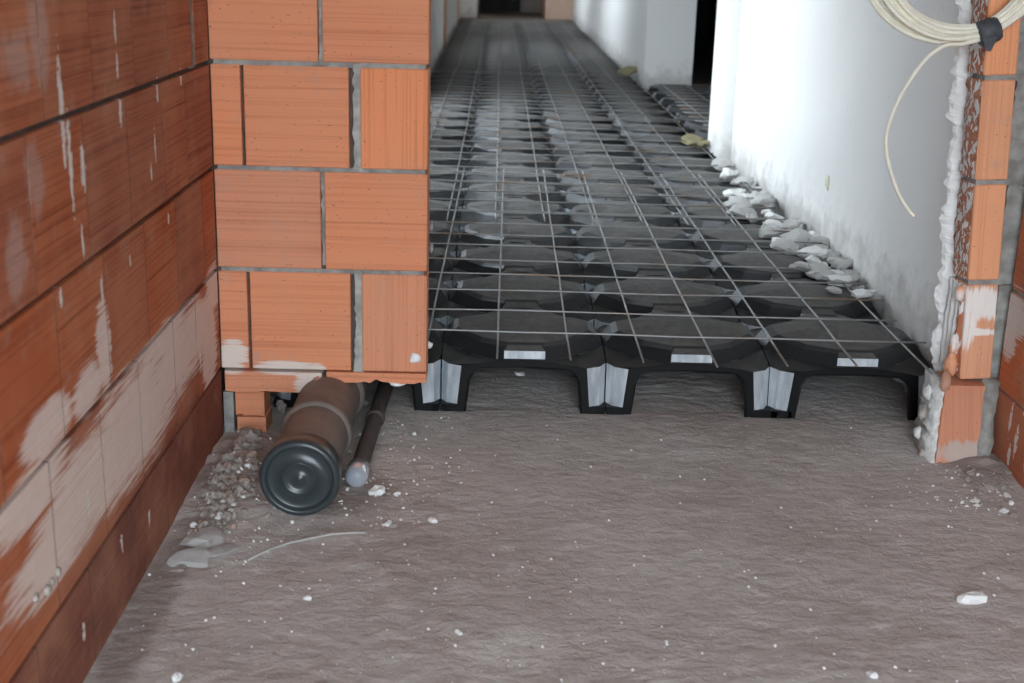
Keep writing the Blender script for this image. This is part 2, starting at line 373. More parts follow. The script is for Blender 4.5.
J = [[2.10, 2.38, 2.65, 2.92, 3.173, 3.246], [1.945, 2.22, 2.48, 2.772, 2.99, 3.246], [2.03, 2.30, 2.58, 2.842, 3.113, 3.246],
     [1.955, 2.23, 2.50, 2.771, 2.983, 3.246], [2.048, 2.305, 2.577, 2.851, 3.065, 3.10, 3.246], [1.955, 2.23, 2.50, 2.771, 3.0, 3.246], [2.03, 2.30, 2.58, 2.85, 3.12, 3.246]]
for (z0, z1), js in zip(ROWS, J):
    js = [js[0]-.271*k for k in range(6, 0, -1)] + js
    for a, c2 in zip(js, js[1:]):
        if c2-a < .04: continue
        jm = MB(); jm.box(LX-.1, LX-.0004, c2-.0019, c2+.0019, z0, z1); jm.build('mortar_joint', M_CORE, wl)
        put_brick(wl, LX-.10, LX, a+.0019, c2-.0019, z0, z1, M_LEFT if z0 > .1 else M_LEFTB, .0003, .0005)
b = MB()
for i, (z0, z1) in enumerate(ROWS[:-1]):                # mortar squeezed back in the bed joints
    q = MB(); q.box(LX-.1, LX-.009-.004*random.random(), .4, 3.246, z1, ROWS[i+1][0]); q.build('mortar_bed', M_CORE, wl)
def lumpy(x0, x1, y0, y1, z0, z1, amp=.004, n=14, seed=0, ax=2):
    """a slightly uneven block: grid box displaced by noise"""
    dims = [(x0, x1), (y0, y1), (z0, z1)]; nn = [2, 2, 2]; nn[ax] = n
    vs, idx, fs = [], {}, []
    def vid(i, j, k):
        if (i, j, k) not in idx:
            p = [dims[q][0]+(dims[q][1]-dims[q][0])*t/nn[q] for q, t in enumerate((i, j, k))]
            d = [amp*noise.noise((p[0]*55+seed+7*q, p[1]*55, p[2]*55)) for q in range(3)]
            idx[i, j, k] = len(vs); vs.append([p[q]+d[q] for q in range(3)])
        return idx[i, j, k]
    for a2 in range(3):
        u, w = [q for q in range(3) if q != a2]
        for s in (0, nn[a2]):
            for i in range(nn[u]):
                for j in range(nn[w]):
                    q = []
                    for du, dw in ((0,0),(1,0),(1,1),(0,1)):
                        t = [0,0,0]; t[a2] = s; t[u] = i+du; t[w] = j+dw; q.append(vid(*t))
                    if (s == 0) != (a2 == 1): q.reverse()
                    fs.append(tuple(q))
    return vs, fs
q = MB(); q.add(*lumpy(LX-.03, LX-.002, 3.067, 3.098, .975, 1.235, .003)); q.build('mortar_joint', M_MORTAR, wl)

# the pier left of the doorway, facing the camera
PY = 3.25
b = MB(); b.box(-.82, -.175, PY+.022, PY+.12, .19, 1.50); b.box(-.82, -.165, PY, PY+.12, 1.50, CEIL)
wc = tag(b.build('wall_pier', M_CORE), 'orange hollow clay brick pier with broken foot left of the doorway', 'wall', kind='structure')
S = [(.190, .451, 1), (.462, .712, 0), (.723, .971, 1), (.983, 1.238, 0), (1.249, 1.498, 1)]
for z0, z1, k in S:
    if k:
        put_brick(wc, -.699, -.627, PY, PY+.1, z0, z1, M_PIER, .001); put_brick(wc, -.618, -.360, PY, PY+.1, z0, z1, M_PIER, .001)
        put_brick(wc, -.331, -.164, PY, PY+.1, z0, z1, M_PIERV, .001)
        q = MB(); q.add(*lumpy(-.350, -.329, PY+.004, PY+.08, z0-.008, z1+.008, .006, 22, z0*9)); q.build('mortar_joint', M_MORTARL, wc)
    else:
        put_brick(wc, -.699, -.434, PY, PY+.1, z0, z1, M_PIER, .001); put_brick(wc, -.423, -.164, PY, PY+.1, z0, z1, M_PIER, .001)
        q = MB(); q.add(*lumpy(-.432, -.4225, PY+.006, PY+.08, z0+(.01 if z0 < .6 else -.004), z1+.004, .004, 22, z0*5)); q.build('mortar_joint', M_MORTAR, wc)
for i in range(len(S)-1):
    z0, z1 = S[i][1], S[i+1][0]
    q = MB(); q.add(*lumpy(-.69, -.17, PY+.004, PY+.08, z0-.001, z1+.001, .0035, 60, i, 0)); q.build('mortar_bed', M_MORTAR, wc)
q = MB(); q.add(*lumpy(-.182, -.166, PY+.1005, PY+.122, .2, 1.5, .006, 50, 3)); q.build('plaster_edge', M_MORTAR, wc)
# broken bottom course
def ragged(x0, x1, y0, y1, zt, zb, n, seed, amp):
    top = [(x0+(x1-x0)*i/n, zt) for i in range(n+1)]
    bot = [(x0+(x1-x0)*i/n, zb+amp*noise.noise((i*.55+seed, seed, 0))+amp*.5*noise.noise((i*1.7+seed, 3, 0))) for i in range(n+1)]
    vs = [(x, y, z) for y in (y0, y1) for x, z in top+bot]; k = 2*(n+1); fs = []
    for i in range(n):
        t, u = i, n+1+i
        fs += [(t, u, u+1, t+1), (k+t+1, k+u+1, k+u, k+t), (t, t+1, k+t+1, k+t), (u+1, u, k+u, k+u+1)]
    fs += [(0, k, k+n+1, n+1), (n, 2*n+1, k+2*n+1, k+n)]
    return vs, fs
def ragged_brick(x0, x1, y0, y1, zt, zb, n, seed, amp, mat, name='brick'):
    v, f = ragged(x0, x1, y0, y1, zt, zb, n, seed, amp); c = Vector(((x0+x1)/2, (y0+y1)/2, (zt+zb)/2))
    return obj(name, mesh(name, [Vector(p)-c for p in v], f, mat), None, wc, c)
ragged_brick(-.690, -.437, PY-.004, PY+.09, .183, .128, 10, 2, .006, M_PIER)
ragged_brick(-.425, -.164, PY-.002, PY+.1, .186, .160, 16, 5, .012, M_PIER)
ragged_brick(-.668, -.592, PY+.012, PY+.1, .122, .055, 6, 11, .012, M_PIER)
ragged_brick(-.664, -.588, PY+.006, PY+.1, .052, -.004, 6, 17, .004, M_PIER)
ragged_brick(-.698, -.672, PY+.004, PY+.09, .122, .0, 4, 4, .01, M_MORTAR, 'mortar_joint')
def icos(sub, seed, amp, sx=1, sy=1, sz=1):
    import bmesh
    bm = bmesh.new(); bmesh.ops.create_icosphere(bm, subdivisions=sub, radius=1)
    for v in bm.verts:
        q = 1+amp*noise.noise(v.co*1.3+Vector((seed*3.1, 0, 0)))+amp*.6*noise.noise(v.co*2.9+Vector((0, seed*2.3, 0)))
        v.co *= q; v.co.x *= sx; v.co.y *= sy; v.co.z *= sz
    vs = [v.co.copy() for v in bm.verts]; fs = [[v.index for v in f.verts] for f in bm.faces]; bm.free(); return vs, fs
def lump(parent, name, loc, r, mat, seed, sub=2, amp=.35, s=(1, 1, 1)):
    v, f = icos(sub, seed, amp, *s)
    return obj(name, mesh(name, [p*r for p in v], f, mat, True), None, parent, loc)
for px, py, rr in ((58, 572, .008), (47, 590, .010), (36, 598, .007), (52, 581, .007)):
    v = ray(px, py); lump(wl, 'mortar_lump', v*((LX+.002)/v.x)+Vector((0, 0, EYE)), rr, M_STONE, px, s=(.7, 1, 1))
M_CREAM = simple('cream_filler', (.70, .66, .48), (.78, .74, .58), 30)
lump(wcr, 'filler_patch', lump_at, .03, M_CREAM, 4, s=(.25, 1, 1))
lump(wc, 'mortar_lump', ony(415, 358, PY-.002), .016, M_WHITE, 3, s=(1, .6, 1)); lump(wc, 'mortar_lump', ony(318, 381, PY-.008), .013, M_STONER, 5, s=(1, .7, 1))
lump(wc, 'mortar_lump', ony(396, 383, PY+.02), .016, M_WHITE, 8, s=(1.4, .8, .6)); lump(wc, 'mortar_lump', ony(429, 345, PY+.12), .010, M_WHITE, 9)
for yy in (226, 248, 108, 128): lump(wc, 'mortar_lump', ony(431.5, yy, PY+.1), .008, M_MORTAR, yy, s=(.6, 1, 1.8))

# the doorway's right jamb and the brick wall running back from it towards the camera
def jx(z): return 1.252-.052*z
b = MB(); b.box(1.43, 1.55, REAR, 3.38, 0, CEIL); b.box(1.27, 1.44, PY+.02, PY+.14, 0, CEIL)
wr = tag(b.build('wall_right', M_CORE), 'broken clay brick door jamb and brick wall on the right', 'wall', kind='structure')
def lean_brick(x0, x1, y0, y1, z0, z1, mat, name='brick'):
    o = obj(name, chbox(x1-x0, y1-y0, z1-z0, .003, mat), None, wr, ((x0+x1)/2, (y0+y1)/2, (z0+z1)/2)); o.rotation_euler = (0, -.052, 0); return o
JR = [(.205, .462), (.474, .722), (.734, .982), (.994, 1.245), (1.257, 1.51)]
JR = [(a-.0, b2-.0) for a, b2 in JR]
for i, (z0, z1) in enumerate(JR):
    xa = jx((z0+z1)/2); w = .086
    lean_brick(xa+.004, xa+w, PY, PY+.09, z0, z1, M_JAMB)
    if i: 
        n2, m2 = 5, 22; v, f = [], []                    # broken, plaster-flecked side of the brick
        for jz in range(m2+1):
            for iy in range(n2+1):
                z = z0+(z1-z0)*jz/m2; y = PY+.004+.105*iy/n2
                v.append((jx(z)+.003-.010*noise.noise((y*70, z*45, i))-.006*(0 < iy < n2), y, z))
        f = [(jz*(n2+1)+iy, (jz+1)*(n2+1)+iy, (jz+1)*(n2+1)+iy+1, jz*(n2+1)+iy+1) for jz in range(m2) for iy in range(n2)]
        v += [(jx(z0)+.02, PY+.004, z0), (jx(z0)+.02, PY+.109, z0), (jx(z1)+.02, PY+.109, z1), (jx(z1)+.02, PY+.004, z1)]
        k = (m2+1)*(n2+1); f += [(k, k+1, k+2, k+3), (k, 0, n2, k+1), (k+3, k+2, k-1, k-1-n2)]
        obj('broken_brick_side', mesh('broken_brick_side', v, f, M_FLECK, True), None, wr)
    q = MB(); q.add(*lumpy(jx(z1)+.008, jx(z1)+.10, PY+.004, PY+.08, z1-.001, z1+.013, .003, 12, i, 0)); q.build('mortar_bed', M_MORTAR, wr)
    q = MB(); q.add(*lumpy(xa+w-.002, 1.372, PY+.004, PY+.08, z0-.012, z1, .005, 18, i+3)); q.build('mortar_joint', M_MORTAR, wr)
# hollow, broken end of the second course: ribs and clay nubs
for k in range(4):
    q = MB(); q.add(*lumpy(1.226-.001*k, 1.242, PY+.028*k+.012, PY+.028*k+.024, .215, .455, .004, 12, k*3)); q.build('broken_rib', (M_FLECK, M_WHITE)[k > 0], wr, True)
for px, py, rr in ((953, 293, .016), (943, 340, .012), (950, 347, .014), (940, 357, .013), (949, 365, .02), (936, 352, .010)):
    pp = ony(px, py, PY+.015); pp.x = max(pp.x, 1.222); lump(wr, 'clay_nub', pp, rr, M_STONER if px < 940 else M_JAMB, px, s=(.8, .9, 1.5))
# bottom course of the jamb
def lower_jamb():
    v, f = ragged(1.200, 1.306, PY-.03, PY+.09, .196, .004, 10, 3, .012)
    sh = lambda q: Vector((q[0]-.030*(1-q[2]/.196), q[1]-.075*(1-q[2]/.196), q[2]))
    v = [sh(q) for q in v]; c = Vector((1.255, PY, .1)); o = obj('brick', mesh('brick', [Vector(p)-c for p in v], f, brick_mat('clay_brick_worn', 0, (.56, .24, .15), [(1.25, .03, .09, .035)], (0, 2), None, pl=(.50, .42, .38))), None, wr, c)
lower_jamb()
def shb(b):
    b.v = [(x-.030*(1-z/.2), y-.075*(1-z/.2), z) for x, y, z in b.v]; return b
q = MB(); q.add(*lumpy(1.304, 1.338, PY-.035, PY+.05, 0, .21, .008, 14, 5)); shb(q).build('mortar_joint', M_MORTAR, wr, True)
q = MB(); q.add(*lumpy(1.186, 1.208, PY-.02, PY+.10, -.004, .20, .012, 34, 9)); shb(q).build('plaster_lump_edge', M_PLG, wr, True)
for k, (px, py) in enumerate(((928, 392), (922, 412), (917, 432), (922, 452), (931, 405), (938, 384))):
    lump(wr, 'plaster_lump', ony(px, py, PY+.02-.06*(py-384)/68), .014-.001*k, (M_PLG, M_STONE)[k % 2], k+20, amp=.7, s=(.7, 1, 1.4))
for px, py, rr in ((946, 382, .018), (948, 408, .014)): lump(wr, 'clay_nub', ony(px, py, PY-.03), rr, M_STONER, px, s=(.8, .6, 1.6))
# plaster edge behind the broken bricks
v, f = [], []; nz = 200
for k in range(nz+1):
    z = .18+1.4*k/nz; w1 = .020+.016*noise.noise((z*14, 0, 3))+.010*noise.noise((z*45, 0, 5)); cx = jx(z)-.006+.010*noise.noise((z*9, 2, 0))
    for a in range(7):
        t = math.pi*a/6; v.append((cx+.034-(.034+w1)*math.sin(t), PY+.105+.055*(a/6)+.006*noise.noise((z*60, a*2, 1)), z))
        v[-1] = (v[-1][0]+.007*noise.noise((z*70, a*.9, 4)), v[-1][1], v[-1][2])
f = [(k*7+a, (k+1)*7+a, (k+1)*7+a+1, k*7+a+1) for k in range(nz) for a in range(6)]
obj('plaster_edge', mesh('plaster_edge', v, f, M_WHITE, False), None, wr)
# bricks of the wall on the right
RX = 1.340
for i, (z0, z1) in enumerate([(.004, .186)] + [(a-.012, b2-.012) for a, b2 in JR]):
    js = [3.23 - .271*k - (.13 if i % 2 else 0) for k in range(-1, 9)]
    for c2, a in zip(js, js[1:]):
        c2 = min(c2, 3.235)
        if c2-a > .03: put_brick(wr, RX-.02*0, RX+.06, a+.002, c2-.002, z0, z1, M_RIGHT)
    q = MB(); q.box(RX+.006, RX+.06, .8, 3.235, z1, z1+.012); q.build('mortar_bed', M_MORTAR, wr)

# ------------------------------------------------------------------ void formers under the mesh
SP = .470; HS = SP/2; X0, Y0 = -.605, 3.48
RING = [(.046, .022), (.057, .136), (.085, .142), (.172, .153)]
def quarter(rings):
    vs, fs = [], []
    for t, z in rings:
        mid = t*(.34 if t < .06 else .40 if t < .1 else .5); vs += [(t, 0, z), (mid, mid, z-(.008 if t > .06 else 0)), (0, t, z)]
    for i in range(len(rings)-1):
        for k in range(2):
            a = i*3+k; fs.append((a, a+1, a+4, a+3))
    return vs, fs
def dome_quarter():
    O = [(HS, 0, .158), (.172, 0, .153), (.086, .086, .146), (0, .172, .153), (0, HS, .158)]
    def ring(k, z, zm): return [(HS+(x-HS)*k, HS+(y-HS)*k, z if i != 2 else zm) for i, (x, y, _) in enumerate(O)]
    R = [O, ring(.895, .188, .178), ring(.82, .1965, .189), ring(.42, .2105, .2065)]
    vs = [p for q in R for p in q] + [(HS, HS, .2135)]; fs = []
    for i in range(3):
        for k in range(4): a = i*5+k; fs.append((a, a+5, a+6, a+1))
    for k in range(4): fs.append((15+k, 20, 15+k+1))
    return vs, fs
def mirrored(vs, fs):
    b = MB()
    for sx in (1, -1):
        for sy in (1, -1):
            v = [(sx*(-HS+x), sy*(-HS+y), z) for x, y, z in vs]
            b.add(v, [tuple(reversed(q)) if sx*sy > 0 else q for q in fs])
    return b
def weld(me, d=.0004):
    import bmesh
    bm = bmesh.new(); bm.from_mesh(me); bmesh.ops.remove_doubles(bm, verts=bm.verts, dist=d); bmesh.ops.recalc_face_normals(bm, faces=bm.faces)
    if sum(q.normal.z*q.calc_area() for q in bm.faces) < 0: bmesh.ops.reverse_faces(bm, faces=bm.faces)
    bm.to_mesh(me); bm.free(); return me
dm = mirrored(*dome_quarter()); dv, df = quarter(RING[1:]); d2 = mirrored(dv, df); dm.add(d2.v, d2.f)
ME_DOME = weld(dm.mesh('dome_shell', M_SHELL))
ME_DOME.materials.append(M_RIM)
for q in ME_DOME.polygons:
    if HS*2-abs(q.center.x)-abs(q.center.y) < .150: q.material_index = 1  # corner hollows take the blacker, less dusty plastic to paint in their shade
lv, lf = quarter(RING[:2])
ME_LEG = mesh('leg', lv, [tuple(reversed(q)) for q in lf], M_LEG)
fv = [(0, 0, .022), (.050, 0, .022), (.018, .018, .022), (0, .050, .022), (.052, 0, 0), (.019, .019, 0), (0, .052, 0), (0, 0, 0)]
ME_FOOT = mesh('foot', fv, [(0, 1, 2, 3), (1, 4, 5, 2), (2, 5, 6, 3), (0, 7, 4, 1), (0, 3, 6, 7)], M_RIM)
full = mirrored(*dome_quarter()); full.add(d2.v, d2.f); l2 = mirrored(lv, lf); full.add(l2.v, l2.f); ME_FULL = weld(full.mesh('void_former', M_SHELL)); ME_FULL.materials.append(M_RIM)
for q in ME_FULL.polygons:
    if HS*2-abs(q.center.x)-abs(q.center.y) < .150: q.material_index = 1  # same painted shade in the corner hollows of the far formers
OUTC = [(.044, .0), (.0555, .134), (.083, .141), (.170, .151), (HS, .156)]
INC = [(.068, .0), (.079, .098), (.091, .118), (.112, .130), (HS, .134)]
def rim_mesh():
    b = MB(); n = 5; y0, y1 = .002, .020
    for sx in (1, -1):
        P = [(sx*(-HS+u), z) for u, z in OUTC] + [(sx*(-HS+u), z) for u, z in INC]
        vs = [(x, -HS+y, z) for y in (y0, y1) for x, z in P]; fs = []
        for i in range(n-1):
            fs += [(i, i+1, n+i+1, n+i), (2*n+i, 3*n+i, 3*n+i+1, 2*n+i+1), (i, 2*n+i, 2*n+i+1, i+1), (n+i, n+i+1, 3*n+i+1, 3*n+i)]
        fs.append((0, n, 3*n, 2*n)); b.add(vs, fs if sx > 0 else [tuple(reversed(q)) for q in fs])
        b.tube([(sx*(-HS+u), -HS+.003, z) for u, z in INC], .0035, 6)
        b.box(*sorted((sx*-HS, sx*(-HS+.060))), -HS+.002, -HS+.020, 0, .020)
    me = b.mesh('rim', M_RIM); import bmesh
    bm = bmesh.new(); bm.from_mesh(me); bmesh.ops.recalc_face_normals(bm, faces=bm.faces); bm.to_mesh(me); bm.free(); return me
ME_RIM = rim_mesh()
b = MB(); b.add([(-.058, -HS+.0005, .160), (.058, -HS+.0005, .160), (.058, -HS+.0005, .183), (-.058, -HS+.0005, .183), (.026, -HS+.095, .2085), (-.026, -HS+.095, .2085)],
                [(0, 1, 2, 3), (3, 2, 4, 5)])
ME_TAB = b.mesh('tab', M_LEG); ME_TAB.materials.append(M_SHELL); ME_TAB.polygons[1].material_index = 1  # front face carries the painted sky sheen, top stays black
ORD = ['front', 'second', 'third', 'fourth', 'fifth', 'sixth', 'seventh', 'eighth', 'ninth', 'tenth', 'eleventh', 'twelfth']
def ordinal(n):
    if n < 12: return ORD[n]
    n += 1; t = {1: 'st', 2: 'nd', 3: 'rd'}.get(n % 10 if n % 100 not in (11, 12, 13) else 0, 'th'); return f'{n}{t}'
CN = ['left column behind the brick pier', 'second column from the left', 'third column from the left', 'right column beside the white wall']
def former(x, y, parts, label, group):
    if not parts:
        o = obj('void_former', ME_FULL, None, None, (x, y, 0)); o.scale = (.993, .993, 1); tag(o, label, 'void former', group); return o
    t = empty('void_former', (x, y, 0)); tag(t, label, 'void former', group); t.scale = (.993, .993, 1)
    obj('dome_shell', ME_DOME, None, t)
    for k, (sx, sy) in enumerate(((-1, -1), (1, -1), (1, 1), (-1, 1))):
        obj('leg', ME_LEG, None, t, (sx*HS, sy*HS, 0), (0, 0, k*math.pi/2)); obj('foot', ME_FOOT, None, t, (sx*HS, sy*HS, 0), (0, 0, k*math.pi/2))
    for k in range(4): obj('rim', ME_RIM, None, t, None, (0, 0, k*math.pi/2))
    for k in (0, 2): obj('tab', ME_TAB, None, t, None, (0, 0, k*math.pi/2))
    return t
NROW = 38
for rrow in range(NROW):
    for cc in range(4):
        t = former(X0+SP*(cc+.5), Y0+SP*(rrow+.5), rrow < 8,
               f'dusty black plastic dome former, {ordinal(rrow)} row from the doorway, {CN[cc]}', 'plastic void formers laid along the corridor')
        t.rotation_euler = (0, 0, random.uniform(-.003, .003)); t.location.z = random.uniform(0, .0015)
        if rrow: t.location.x += random.uniform(-.0008, .0008)
for rrow in range(9, 17):
    for cc in range(4):
        former(X0+SP*(4.53+cc), Y0+SP*(rrow+.5), False,
               f'black plastic dome former in the side room opening, {ordinal(rrow-9)} row, {["nearest the corridor", "second from the corridor", "third from the corridor", "fourth from the corridor"][cc]}', 'plastic void formers in the side opening')

# ------------------------------------------------------------------ welded wire mesh panels
def wire(parent, a, b2, r=.0030, bend=.003, seed=0, rust=False):
    a, b2 = Vector(a), Vector(b2); L = (b2-a).length; n = max(2, int(L/.22)); d = (b2-a)/n; pts = []
    for i in range(n+1):
        p = a+d*i; q = bend*noise.noise((i*.7, seed*3.7, 1)); pts.append(p+Vector((bend*noise.noise((i*.6, seed*1.9, 7)), bend*noise.noise((i*.6, seed*2.3, 5)) if abs(d.x) > abs(d.y) else 0, q)))
    m2 = MB(); m2.tube([p-a for p in pts], r, 6); o = m2.build('wire', M_WIRE, parent, True); o.location = a - parent.location
    return o
TY = [3.4875, 3.714, 3.957, 4.168, 4.371, 4.61, 4.80, 5.007, 5.242, 5.498, 5.726, 5.977, 6.233]
def panel(longs, y0, y1, ty, x0, x1, zl, drift, label, droop=0):
    t = empty('wire_mesh_panel', ((x0+x1)/2, (y0+y1)/2, zl)); tag(t, label, 'wire mesh', 'welded wire mesh panels')
    for i, x in enumerate(longs):
        e = y0+random.uniform(-.03, .03); wire(t, (x, e, zl-droop), (x+drift*(y1-y0), y1+random.uniform(-.02, .02), zl), seed=i+y0)
    for i, y in enumerate(ty):
        wire(t, (x0+random.uniform(-.02, .02), y+.010, zl+.006), (x1+random.uniform(-.02, .03), y-.014, zl+.006), seed=i*2+y0)
    return t
panel([-.565, -.37, -.172, .022, .217, .409, .60, .792, .981, 1.165], 3.265, 6.38, TY, -.60, 1.225, .2305, .010, 'steel wire mesh panel nearest the doorway with free wire ends', .008)
panel([-.57, -.375, -.18, .014, .212, .413, .612, .795, .99, 1.18], 5.17, 8.75, [5.33+.229*k for k in range(15)], -.60, 1.23, .218, .004, 'steel wire mesh panel starting under the far end of the nearest panel')
lab = ['third steel wire mesh panel down the corridor', 'fourth steel wire mesh panel down the corridor', 'fifth steel wire mesh panel down the corridor', 'furthest steel wire mesh panel down the corridor']
for k in range(4):
    y0 = 8.45+3.25*k
    panel([-.56+.196*i+.01*(k % 2) for i in range(10)], y0, y0+3.5, [y0+.1+.229*i for i in range(15)], -.60, 1.23, .218+(.012 if k % 2 == 0 else 0), 0, lab[k])
panel([1.42+.2*i for i in range(7)], 7.62, 11.35, [7.7+.229*i for i in range(16)], 1.33, 2.8, .218, 0, 'steel wire mesh panel in the dark side opening')

# ------------------------------------------------------------------ pipes under the pier
t = empty('drain_pipe', (-.424, 2.745, .0925)); tag(t, 'wide dusty grey drain pipe with a black end cap beside the brick wall', 'pipe')
b = MB(); b.lathe([(.080, .03), (.080, .36), (.080, .70)], 48); b.build('pipe_barrel', M_PIPE, t, True)
b = MB(); b.lathe([(.0802, .275), (.0865, .277), (.0895, .284), (.0895, .296), (.0865, .303), (.0802, .306)], 48); b.build('collar', M_PIPE, t, True)
b = MB(); b.lathe([(.080, .575), (.088, .58), (.0905, .59), (.0905, .605), (.087, .615), (.087, .69), (.080, .70)], 48); b.build('socket', M_PIPE, t, True)
b = MB(); b.lathe([(.0835, .075), (.0875, .070), (.092, .02), (.092, .004), (.0885, -.002), (.080, -.004), (.0765, -.001), (.0745, .008), (.072, .0095), (.040, .008), (.0385, .003), (.036, .002), (.034, .006), (.012, .004), (.009, .001), (.0, 0)], 56)
b.build('end_cap', M_CAP, t, True)
t = empty('water_pipe', (-.314, 2.93, .026)); tag(t, 'thin dark pipe with a clear rounded end cap beside the wide drain pipe', 'pipe'); t.rotation_euler = (0, 0, -.02)
b = MB(); b.lathe([(.0215, .005), (.0215, 1.05)], 24); b.build('pipe_barrel', M_SPIPE, t, True)
b = MB(); b.lathe([(.0215, .395), (.026, .398), (.0265, .415), (.0215, .42)], 24); b.build('collar', M_SPIPE, t, True)
b = MB(); b.lathe([(.0225, .055), (.0275, .05), (.0285, .008), (.027, -.008), (.021, -.017), (.011, -.022), (0, -.023)], 28); b.build('end_cap', M_CLEAR, t, True)

# ------------------------------------------------------------------ cable coil on the jamb
CC = Vector((1.10, 3.20, 1.302))
t = empty('cable_coil', CC); tag(t, 'coil of cream electric cable bound with dark tape hanging on the door jamb', 'cable')
TA = math.atan2(-.215, .088)
for i in range(15):
    u = (i+.5)/15; pts = []
    yo = random.uniform(-1, 1); ro = .236-.072*u; ex = random.uniform(-.010, .010)
    for k in range(65):
        a = 2*math.pi*k/64; dlt = (a-TA+math.pi) % (2*math.pi)-math.pi
        s = .42+.58*min(1, abs(dlt)/1.4)**1.2
        rad = .232+(ro-.232+(.015-.0*u))*s - .012 + ex*s*math.sin(a*2+i)
        pts.append((rad*math.cos(a)-.010*s, yo*.014*s+.006*math.sin(a*3+i), rad*math.sin(a)))
    b = MB(); b.tube(pts, .0058, 7, False); b.build('cable_loop', M_CABLE, t, True)
pts = [ony(x, y, Y)-CC for x, y, Y in ((985, 38, 3.20), (962, 44, 3.19), (944, 46, 3.18), (925, 60, 3.18), (905, 88, 3.185), (892, 115, 3.19), (886, 140, 3.19), (889, 165, 3.19), (898, 192, 3.19), (908, 209, 3.19), (914, 216, 3.19))]
sm = []
for i in range(len(pts)-1):
    p0, p1, p2, p3 = pts[max(i-1, 0)], pts[i], pts[i+1], pts[min(i+2, len(pts)-1)]
    for k in range(5):
        q = k/5; sm.append(.5*((2*p1)+(p2-p0)*q+(2*p0-5*p1+4*p2-p3)*q*q+(3*p1-p0-3*p2+p3)*q**3))
sm.append(pts[-1])
b = MB(); b.tube(sm, .0052, 8); b.build('loose_end', M_CABLE, t, True)
tp = Vector((.218*math.cos(TA), 0, .218*math.sin(TA))); td = Vector((-math.sin(TA), 0, math.cos(TA)))
b = MB(); b.tube([tp-td*.024, tp-td*.022, tp, tp+td*.022, tp+td*.026], [.027, .031, .031, .0305, .028], 10); b.build('tape', M_TAPE, t, True)
b = MB(); q0 = tp+Vector((-.004, -.028, -.025)); b.add([q0+Vector(v) for v in ((-.016, 0, .012), (.02, 0, .014), (.006, -.003, -.020), (-.006, -.003, -.018), (-.016, .004, .012), (.02, .004, .014), (.006, .001, -.020), (-.006, .001, -.018))],
      [(0, 3, 2, 1), (4, 5, 6, 7), (0, 4, 7, 3), (1, 2, 6, 5), (2, 3, 7, 6)]); b.build('tape_tail', M_TAPE, t)
t2 = empty('nail', (1.205, 3.262, 1.478)); tag(t2, 'steel nail in the jamb that carries the cable coil', 'nail')
b = MB(); b.tube([(0, .01, 0), (0, -.09, .01)], .004, 8); b.build('shank', M_WIRE, t2, True)
b = MB(); b.tube([(0, -.09, .01), (0, -.094, .0105)], .009, 10); b.build('head', M_WIRE, t2)

# ------------------------------------------------------------------ rubble
STM = {}
def stone_mesh(kind, k):
    if (kind, k) not in STM:
        v, f = icos(2 if kind != 'grit' else 1, k*1.7+.3, .55, 1, random.uniform(.65, 1), random.uniform(.5, .8))
        STM[kind, k] = mesh('stone', v, f, {'grey': M_STONE, 'red': M_STONEB, 'white': M_WHITE, 'foam': M_FOAM, 'plg': M_PLG}[kind], False)
    return STM[kind, k]
def stone(name, px, py, z, r, kind, label, cat, group=None, flat=1.0, on=None):
    p = onz(px, py, z) if on is None else on
    me = stone_mesh(kind, random.randrange(7)); o = obj(name, me, None, None, p)
    o.scale = (r, r, r*flat); o.rotation_euler = (random.uniform(-.3, .3), random.uniform(-.3, .3), random.uniform(0, 6.3))
    h = min(v.co.z for v in me.vertices)
    if on is None: o.location.z = z + floor_z(p.x, p.y) - h*r*flat*.72
    tag(o, label, cat, group); return o
stone('plaster_lump', 973, 602, 0, .028, 'white', 'flat white plaster lump alone on the floor at the lower right', 'rubble', flat=.8)
stone('plaster_lump', 377, 494, 0, .021, 'white', 'round cream plaster lump on the floor right of the clear pipe cap', 'rubble')
stone('plaster_lump', 397, 495, 0, .009, 'white', 'small cream plaster crumb just right of the round lump', 'rubble')
stone('plaster_lump', 389, 525, 0, .011, 'white', 'small white plaster chip on the floor above the end of the curved strip', 'rubble')
stone('plaster_lump', 432, 522, 0, .012, 'white', 'white plaster chip with a brown side on the floor below the front leg', 'rubble')
stone('plaster_lump', 519, 375, 0, .018, 'white', 'flat white plaster flake on the floor under the first arch', 'rubble', flat=.5)
stone('plaster_lump', 873, 678, 0, .011, 'white', 'white chip at the bottom edge of the floor, right half', 'rubble')
stone('plaster_lump', 177, 680, 0, .010, 'white', 'white chip at the bottom edge of the floor near the brick wall', 'rubble')
stone('plaster_lump', 459, 634, 0, .008, 'white', 'small white chip on the bare lower middle of the floor', 'rubble')
stone('plaster_lump', 308, 599, 0, .008, 'white', 'white chip on the floor below the curved strip', 'rubble')
for px, py, kind, r in ((205, 545, 'plg', .05), (192, 563, 'plg', .042), (222, 553, 'plg', .036), (178, 571, 'grey', .022)):
    stone('mortar_flake', px, py, -.004, r, kind, {205: 'largest flat mortar flake on the floor at the foot of the brick wall', 192: 'mortar flake lying in front of the largest flake by the brick wall', 222: 'mortar flake right of the largest flake near the brick wall', 178: 'small mortar flake against the foot of the brick wall'}[px], 'rubble', flat=.32)
G = 'small rubble stones heaped between brick wall and drain pipe'
n = 0
